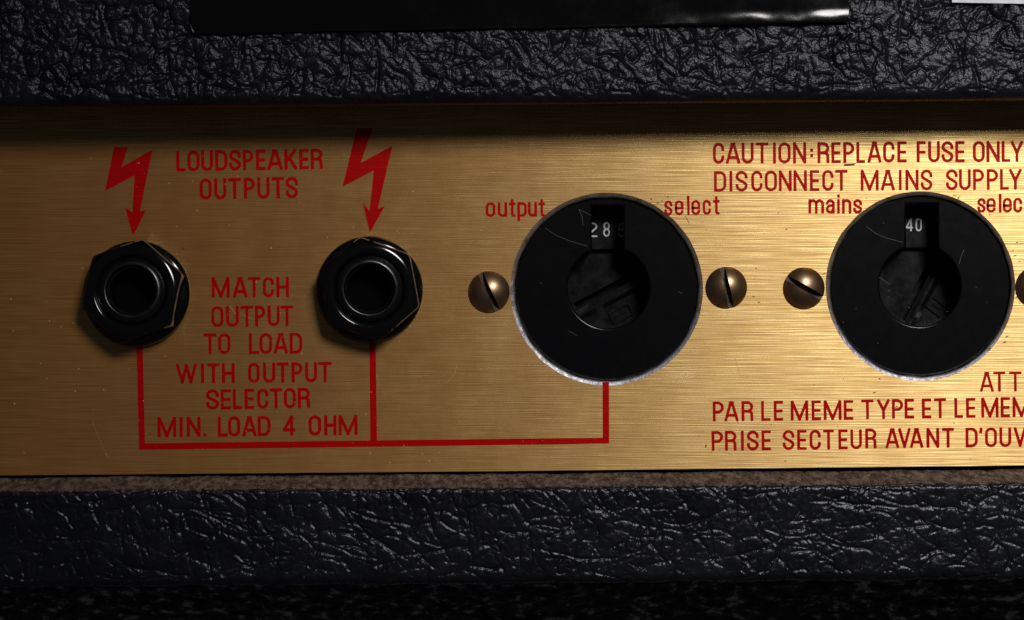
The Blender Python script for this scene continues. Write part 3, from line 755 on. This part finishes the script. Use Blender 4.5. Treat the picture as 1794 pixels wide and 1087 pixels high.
# ------------------------------------------------------------------ selectors
def make_selector(cx, cy, R, key, slot, screw_deg, marks, tri, stamp, scratches, label):
    """key: (x, y, r) of the round opening; slot: (x0, x1, top) of the slot above it."""
    base = empty('rotary_selector', W(cx, cy, 0) - panel.location, panel); base['label'] = label
    o0 = W(cx, cy, 0)
    FD, WELL = -9.0, -92.0
    def L3(px, py, d): return W(px, py, d) - o0
    bm = bmesh.new()
    n = 180
    # outline of the keyhole
    kx, ky, kr = key; sx0, sx1, st = slot
    a1 = math.degrees(math.acos((sx1 - kx) / kr)); a0 = math.degrees(math.acos((sx0 - kx) / kr))
    def keyhole(off, d, mm=70):
        pts = []
        r = kr + off
        b1 = math.degrees(math.acos((sx1 + off - kx) / r)); b0 = math.degrees(math.acos((sx0 - off - kx) / r))
        for i in range(mm + 1):
            a = math.radians(b0 + (360 - b0 + b1) * i / mm)
            pts.append((kx + r * math.cos(a), ky - r * math.sin(a)))
        c = 3.0
        for (x, y) in ((sx1 + off, st + c - off), (sx1 + off - c * 0.3, st + c * 0.3 - off), (sx1 + off - c, st - off), (sx0 - off + c, st - off + 0.4), (sx0 - off + c * 0.3, st + c * 0.3 - off), (sx0 - off, st + c - off)):
            pts.append((x, y))
        return [L3(x, y, d) for x, y in pts]
    def outer(r, d): return [L3(cx + 0.8 + r * math.cos(2 * PI * i / n), cy - 0.6 - r * math.sin(2 * PI * i / n), d) for i in range(n)]
    o_f = [bm.verts.new(p) for p in outer(R - 3.6, FD)]
    k_f = [bm.verts.new(p) for p in keyhole(3.0, FD)]
    ed = [bm.edges.new((lp[i], lp[(i + 1) % len(lp)])) for lp in (o_f, k_f) for i in range(len(lp))]
    bmesh.ops.triangle_fill(bm, use_beauty=True, edges=ed)
    def skirt(prev, pts):
        nv = [bm.verts.new(p) for p in pts]
        for i in range(len(nv)):
            j = (i + 1) % len(nv)
            bm.faces.new((prev[i], prev[j], nv[j], nv[i]))
        return nv
    o_c = [bm.verts.new(v.co) for v in o_f]; k_c = [bm.verts.new(v.co) for v in k_f]
    q = skirt(o_c, outer(R - 1.2, FD - 0.62)); q = skirt(q, outer(R, FD - 2.4)); q = skirt(q, outer(R, FD - 40))
    q = skirt(k_c, keyhole(0.8, FD - 0.62)); q = skirt(q, keyhole(0.0, FD - 1.8)); q = skirt(q, keyhole(-0.6, WELL - 14))
    bmesh.ops.recalc_face_normals(bm, faces=bm.faces)
    for f in bm.faces:
        f.normal_update(); f.smooth = abs(f.normal.y) < 0.999
    # fine scratches on the face
    for pts in scratches:
        for i in range(len(pts) - 1):
            (ax, ay), (bx, by) = pts[i], pts[i + 1]
            l = math.hypot(bx - ax, by - ay); w = 0.42
            nx_, ny_ = -(by - ay) / l * w, (bx - ax) / l * w
            f = bm.faces.new([bm.verts.new(L3(x, y, FD + 0.15)) for x, y in ((ax + nx_, ay + ny_), (ax - nx_, ay - ny_), (bx - nx_, by - ny_), (bx + nx_, by + ny_))])
            f.material_index = 1
    me = bpy.data.meshes.new('dial_cover'); bm.to_mesh(me); bm.free()
    me.set_sharp_from_angle(angle=math.radians(60))
    link('dial_cover', me, [M_DISC, M_SCR], base)
    # rotor with a screwdriver slot, deep in the round opening
    bm = bmesh.new()
    rr = kr + 6
    def rc(r, d): return [L3(kx + r * math.cos(2 * PI * i / 96), ky - r * math.sin(2 * PI * i / 96), d) for i in range(96)]
    ca, sa = math.cos(math.radians(screw_deg)), math.sin(math.radians(screw_deg))
    def sl(w, l, d, off=4.0):
        return [L3(kx - 3 + u * ca - v * sa, ky + off - (u * sa + v * ca), d) for u, v in ((-l, -w), (l, -w), (l, w), (-l, w))]
    c_f = [bm.verts.new(p) for p in rc(rr, WELL)]
    s_f = [bm.verts.new(p) for p in sl(6.5, 62, WELL)]
    ed = [bm.edges.new((lp[i], lp[(i + 1) % len(lp)])) for lp in (c_f, s_f) for i in range(len(lp))]
    bmesh.ops.triangle_fill(bm, use_beauty=True, edges=ed)
    s_b = [bm.verts.new(p) for p in sl(6.0, 61, WELL - 34)]
    for i in range(4): bm.faces.new((s_f[i], s_f[(i + 1) % 4], s_b[(i + 1) % 4], s_b[i]))
    bm.faces.new(s_b)
    def bar(u0, u1, v0, v1, h, e):
        q0 = [L3(kx - 3 + u * ca - v * sa, ky + 4 - (u * sa + v * ca), WELL + 0.0) for u, v in ((u0, v0), (u1, v0), (u1, v1), (u0, v1))]
        q1 = [L3(kx - 3 + u * ca - v * sa, ky + 4 - (u * sa + v * ca), WELL + h) for u, v in ((u0 + e, v0 + e), (u1 - e, v0 + e), (u1 - e, v1 - e), (u0 + e, v1 - e))]
        a_ = [bm.verts.new(p) for p in q0]; c_ = [bm.verts.new(p) for p in q1]
        bm.faces.new(c_)
        for i in range(4): bm.faces.new((a_[i], a_[(i + 1) % 4], c_[(i + 1) % 4], c_[i]))
    def bar(u0, u1, v0, v1, h, e):
        q0 = [L3(kx - 3 + u * ca - v * sa, ky + 4 - (u * sa + v * ca), WELL + 0.05) for u, v in ((u0, v0), (u1, v0), (u1, v1), (u0, v1))]
        q1 = [L3(kx - 3 + u * ca - v * sa, ky + 4 - (u * sa + v * ca), WELL + h) for u, v in ((u0 + e, v0 + e), (u1 - e, v0 + e), (u1 - e, v1 - e), (u0 + e, v1 - e))]
        a_ = [bm.verts.new(p) for p in q0]; c_ = [bm.verts.new(p) for p in q1]
        bm.faces.new(c_)
        for i in range(4): bm.faces.new((a_[i], a_[(i + 1) % 4], c_[(i + 1) % 4], c_[i]))
    bar(-84, 64, -27, -7.5, 2.6, 8.0)                            # low worn ridge along the slot
    # raised box round the stamped mark
    sx, sy, sw_, sh_, sr = stamp
    cr, sn = math.cos(math.radians(sr)), math.sin(math.radians(sr))
    def bx(u0, u1, v0, v1, h):
        p = [(sx + u * cr - v * sn, sy - (u * sn + v * cr)) for u, v in ((u0, v0), (u1, v0), (u1, v1), (u0, v1))]
        t = [bm.verts.new(L3(x, y, WELL + h)) for x, y in p]; b_ = [bm.verts.new(L3(x, y, WELL - 1)) for x, y in p]
        bm.faces.new(t)
        for i in range(4): bm.faces.new((t[i], t[(i + 1) % 4], b_[(i + 1) % 4], b_[i]))
    bx(-sw_, sw_, sh_ - 2, sh_, 4); bx(-sw_, sw_, -sh_, -sh_ + 2, 4); bx(-sw_, -sw_ + 2, -sh_ + 2.2, sh_ - 2.2, 4); bx(sw_ - 2, sw_, -sh_ + 2.2, sh_ - 2.2, 4); bx(-sw_ * 0.5, sw_ * 0.5, -1.2, 1.2, 3)
    bmesh.ops.recalc_face_normals(bm, faces=bm.faces)
    for f in bm.faces:
        if f.normal.y > 0.5: f.normal_flip()
    me = bpy.data.meshes.new('rotor'); bm.to_mesh(me); bm.free()
    link('rotor', me, M_WELL, base)
    # number ring seen through the slot
    NR = -76.0
    b0 = [L3(x, y, NR) for x, y in ((sx0 - 12, st - 8), (sx1 + 12, st - 8), (sx1 + 12, ky - kr * 0.93), (sx0 - 12, ky - kr * 0.93))]
    b1 = [L3(x, y, WELL - 2) for x, y in ((sx0 - 12, st - 8), (sx1 + 12, st - 8), (sx1 + 12, ky - kr * 0.93), (sx0 - 12, ky - kr * 0.93))]
    mesh_obj('number_ring', b0 + b1, [(0, 3, 2, 1), (3, 7, 6, 2), (0, 4, 7, 3), (1, 2, 6, 5)], M_WELL, base)
    for (c, x0, x1, y0, y1) in marks:
        ink = Ink(0.25); sw = 2.7
        w, h = x1 - x0 - sw, y1 - y0 - sw
        for pts, closed in glyph(c, w, h):
            ink.strip([(x0 + sw / 2 + gx, y1 - sw / 2 - gy) for gx, gy in pts], sw, closed)
        o = ink.build('digit', M_WHITE, panel, depth=NR)
        o.parent = base; o.location = -o0
    ink = Ink(0.25); ink.poly(tri)
    o = ink.build('pointer_mark', M_PINK, panel, depth=NR); o.parent = base; o.location = -o0
    return base

make_selector(1063.3, 506.0, 161.5, (1066.0, 504.0, 72.0), (1036.5, 1092.5, 360.5), 28.0,
    [('2', 1027.0, 1046.5, 390, 415.5), ('8', 1056.8, 1068.6, 389.5, 415), ('6', 1083, 1095, 391, 416)],
    [(1057, 384.5), (1068, 384), (1062.5, 372)], (1088, 550, 20, 11, 28),
    [[(955, 400), (975, 413), (1000, 423), (1030, 432)], [(1014, 367), (1024, 372), (1036, 378)], [(1014, 367), (1020, 380), (1021, 395)], [(995, 580), (1004, 584), (1011, 589)], [(946, 495), (950, 498)], [(1188, 511), (1196, 515)]],
    'black round output selector with keyhole opening, bright metal crescent below it')
make_selector(1611.5, 500.8, 158.8, (1611.5, 500.5, 71.5), (1587.0, 1643.0, 357.0), 62.0,
    [('4', 1587.0, 1599.5, 382.5, 405.5), ('0', 1604.0, 1615.0, 382.5, 405.5)],
    [(1592, 374), (1602, 373.5), (1597, 363)], (1640, 537, 16, 11, -38),
    [[(1518, 397), (1535, 410), (1552, 417), (1582, 425)], [(1689, 437), (1684, 450), (1680, 463)], [(1540, 486), (1552, 494), (1560, 499)]],
    'black round mains selector with keyhole opening, beside the right edge')

# ------------------------------------------------------------------ screws
def make_screw(px, py, slot_deg, label=None):
    """slot_deg: lean of the slot away from upright, clockwise."""
    bm = bmesh.new(); n = 72; R = 36.2; rho = 46.0
    cz = math.sqrt(rho * rho - R * R); hgt = rho - cz; rim = 3.0
    prev = None
    prof = [(R - 0.6, -1.0), (R, 0.8), (R, rim)] + [(R * math.sin(PI / 2 * (1 - t / 14)) if t else R - 0.15, 0) for t in range(0)]
    for i in range(1, 15):
        r = R * (1 - i / 15); prof.append((r, rim + math.sqrt(rho * rho - r * r) - cz))
    for (r, d) in prof:
        cur = [bm.verts.new((r * math.cos(2 * PI * k / n) * P, -d * P, r * math.sin(2 * PI * k / n) * P)) for k in range(n)]
        if prev:
            for k in range(n): bm.faces.new((prev[k], prev[(k + 1) % n], cur[(k + 1) % n], cur[k]))
        prev = cur
    tip = bm.verts.new((0, -(rim + hgt) * P, 0))
    for k in range(n): bm.faces.new((prev[k], prev[(k + 1) % n], tip))
    hw = 4.7 * P; floor = 2.0
    for sgn in (-1, 1):
        bmesh.ops.bisect_plane(bm, geom=bm.verts[:] + bm.edges[:] + bm.faces[:], dist=1e-7, plane_co=(sgn * hw, 0, 0), plane_no=(1, 0, 0))
    kill = [f for f in bm.faces if abs(f.calc_center_median().x) < hw]
    bmesh.ops.delete(bm, geom=kill, context='FACES')
    for f in bm.faces: f.smooth = True
    walls = [e for e in bm.edges if e.is_boundary and all(abs(abs(v.co.x) - hw) < 1e-7 for v in e.verts)]
    for e in walls:
        a, b = e.verts
        q = [bm.verts.new(v.co) for v in (a, b)] + [bm.verts.new((v.co.x, -1.2 * P, v.co.z)) for v in (b, a)]
        f = bm.faces.new(q); f.material_index = 1
    zl = math.sqrt(R * R - 4.7 ** 2) * P
    f = bm.faces.new([bm.verts.new(p) for p in ((-hw, -floor * P, -zl), (hw, -floor * P, -zl), (hw, -floor * P, zl), (-hw, -floor * P, zl))]); f.material_index = 1
    bmesh.ops.recalc_face_normals(bm, faces=[f for f in bm.faces if f.material_index == 0])
    me = bpy.data.meshes.new('slotted_screw'); bm.to_mesh(me); bm.free()
    me.set_sharp_from_angle(angle=math.radians(40))
    o = link('slotted_screw', me, [M_SCREW, M_SLOT], panel)
    o.location = W(px, py, 0) - panel.location
    o.rotation_euler = (0, math.radians(slot_deg), 0)
    if label: o['label'] = label
    return o
make_screw(856.8, 511.6, -25, 'bronze screw left of the output selector')
make_screw(1272.4, 504.0, -12.5, 'bronze screw right of the output selector, slot nearly upright')
make_screw(1408.3, 505.0, -60, 'bronze screw left of the mains selector, slot nearly level')
make_screw(1815.0, 503.0, -30, 'bronze screw cut by the right edge')

# ------------------------------------------------------------------ labels stuck on the upper rail
def sheet(name, outline_bottom, x0, x1, ytop, d0, curl, nx, ny, mat, label, cat, thick=2.0):
    """A thin sheet hanging from ytop to outline_bottom(x), standing off the rail; curl(x, e) lifts it, e = distance from the lower edge."""
    base = W((x0 + x1) / 2, 20, d0)
    v, f = [], []
    for side in (0, 1):
        for j in range(ny + 1):
            for i in range(nx + 1):
                x = x0 + (x1 - x0) * i / nx; yb = outline_bottom(x)
                t = (j / ny); t = 1 - (1 - t) ** 2.2
                y = ytop + (yb - ytop) * t
                d = d0 + curl(x, yb - y) - side * thick
                v.append(W(x, y, d) - base)
    m = (nx + 1) * (ny + 1)
    for j in range(ny):
        for i in range(nx):
            a = j * (nx + 1) + i
            f.append((a, a + nx + 1, a + nx + 2, a + 1)); f.append((m + a, m + a + 1, m + a + nx + 2, m + a + nx + 1))
    for i in range(nx):
        a = ny * (nx + 1) + i; f.append((a, m + a, m + a + 1, a + 1))
        f.append((i, i + 1, m + i + 1, m + i))
    for j in range(ny):
        a = j * (nx + 1); f.append((a, m + a, m + a + nx + 1, a + nx + 1))
        a += nx; f.append((a, a + nx + 1, m + a + nx + 1, m + a))
    o = mesh_obj(name, v, f, mat, None, smooth=40)
    o.location = base; o['label'] = label; o['category'] = cat
    return o

def black_bottom(x):
    y = 59.8 + (39.0 - 59.8) * (x - 345) / (1487 - 345) + 0.5 * math.sin(x * 0.021)
    r = 14.0
    if x < 333 + r:
        y -= r - math.sqrt(max(0.0, r * r - (333 + r - x) ** 2))
    return y
def black_curl(x, e):
    k = 0.06 + 0.94 * max(0.0, min(1.0, (x - 1120) / 160)) ** 1.3
    k *= 0.86 + 0.10 * math.sin(x * 0.035) + 0.06 * math.sin(x * 0.11 + 1.0)
    q = max(0.0, 27.0 - e)
    return 0.40 * math.sin(x * 0.045 + e * 0.03) + 0.3 * math.sin(x * 0.017 + 1 + e * 0.06) + k * q * q * 0.0072 + 0.22 * max(0.0, 3.2 - e)
sheet('black_label', black_bottom, 333.0, 1487.0, -150.0, DU + 5.0, black_curl, 300, 70, M_FILM,
      'wide glossy black label stuck on the vinyl rail above the panel', 'label', 1.6)
sheet('white_label', lambda x: 4.6 + (7.0 - 4.6) * (x - 1668) / 126, 1668.0, 2040.0, -140.0, DU + 4.5, lambda x, e: 0.0, 20, 10, M_PAPER,
      'white paper label on the vinyl rail in the upper right corner', 'label', 1.4)
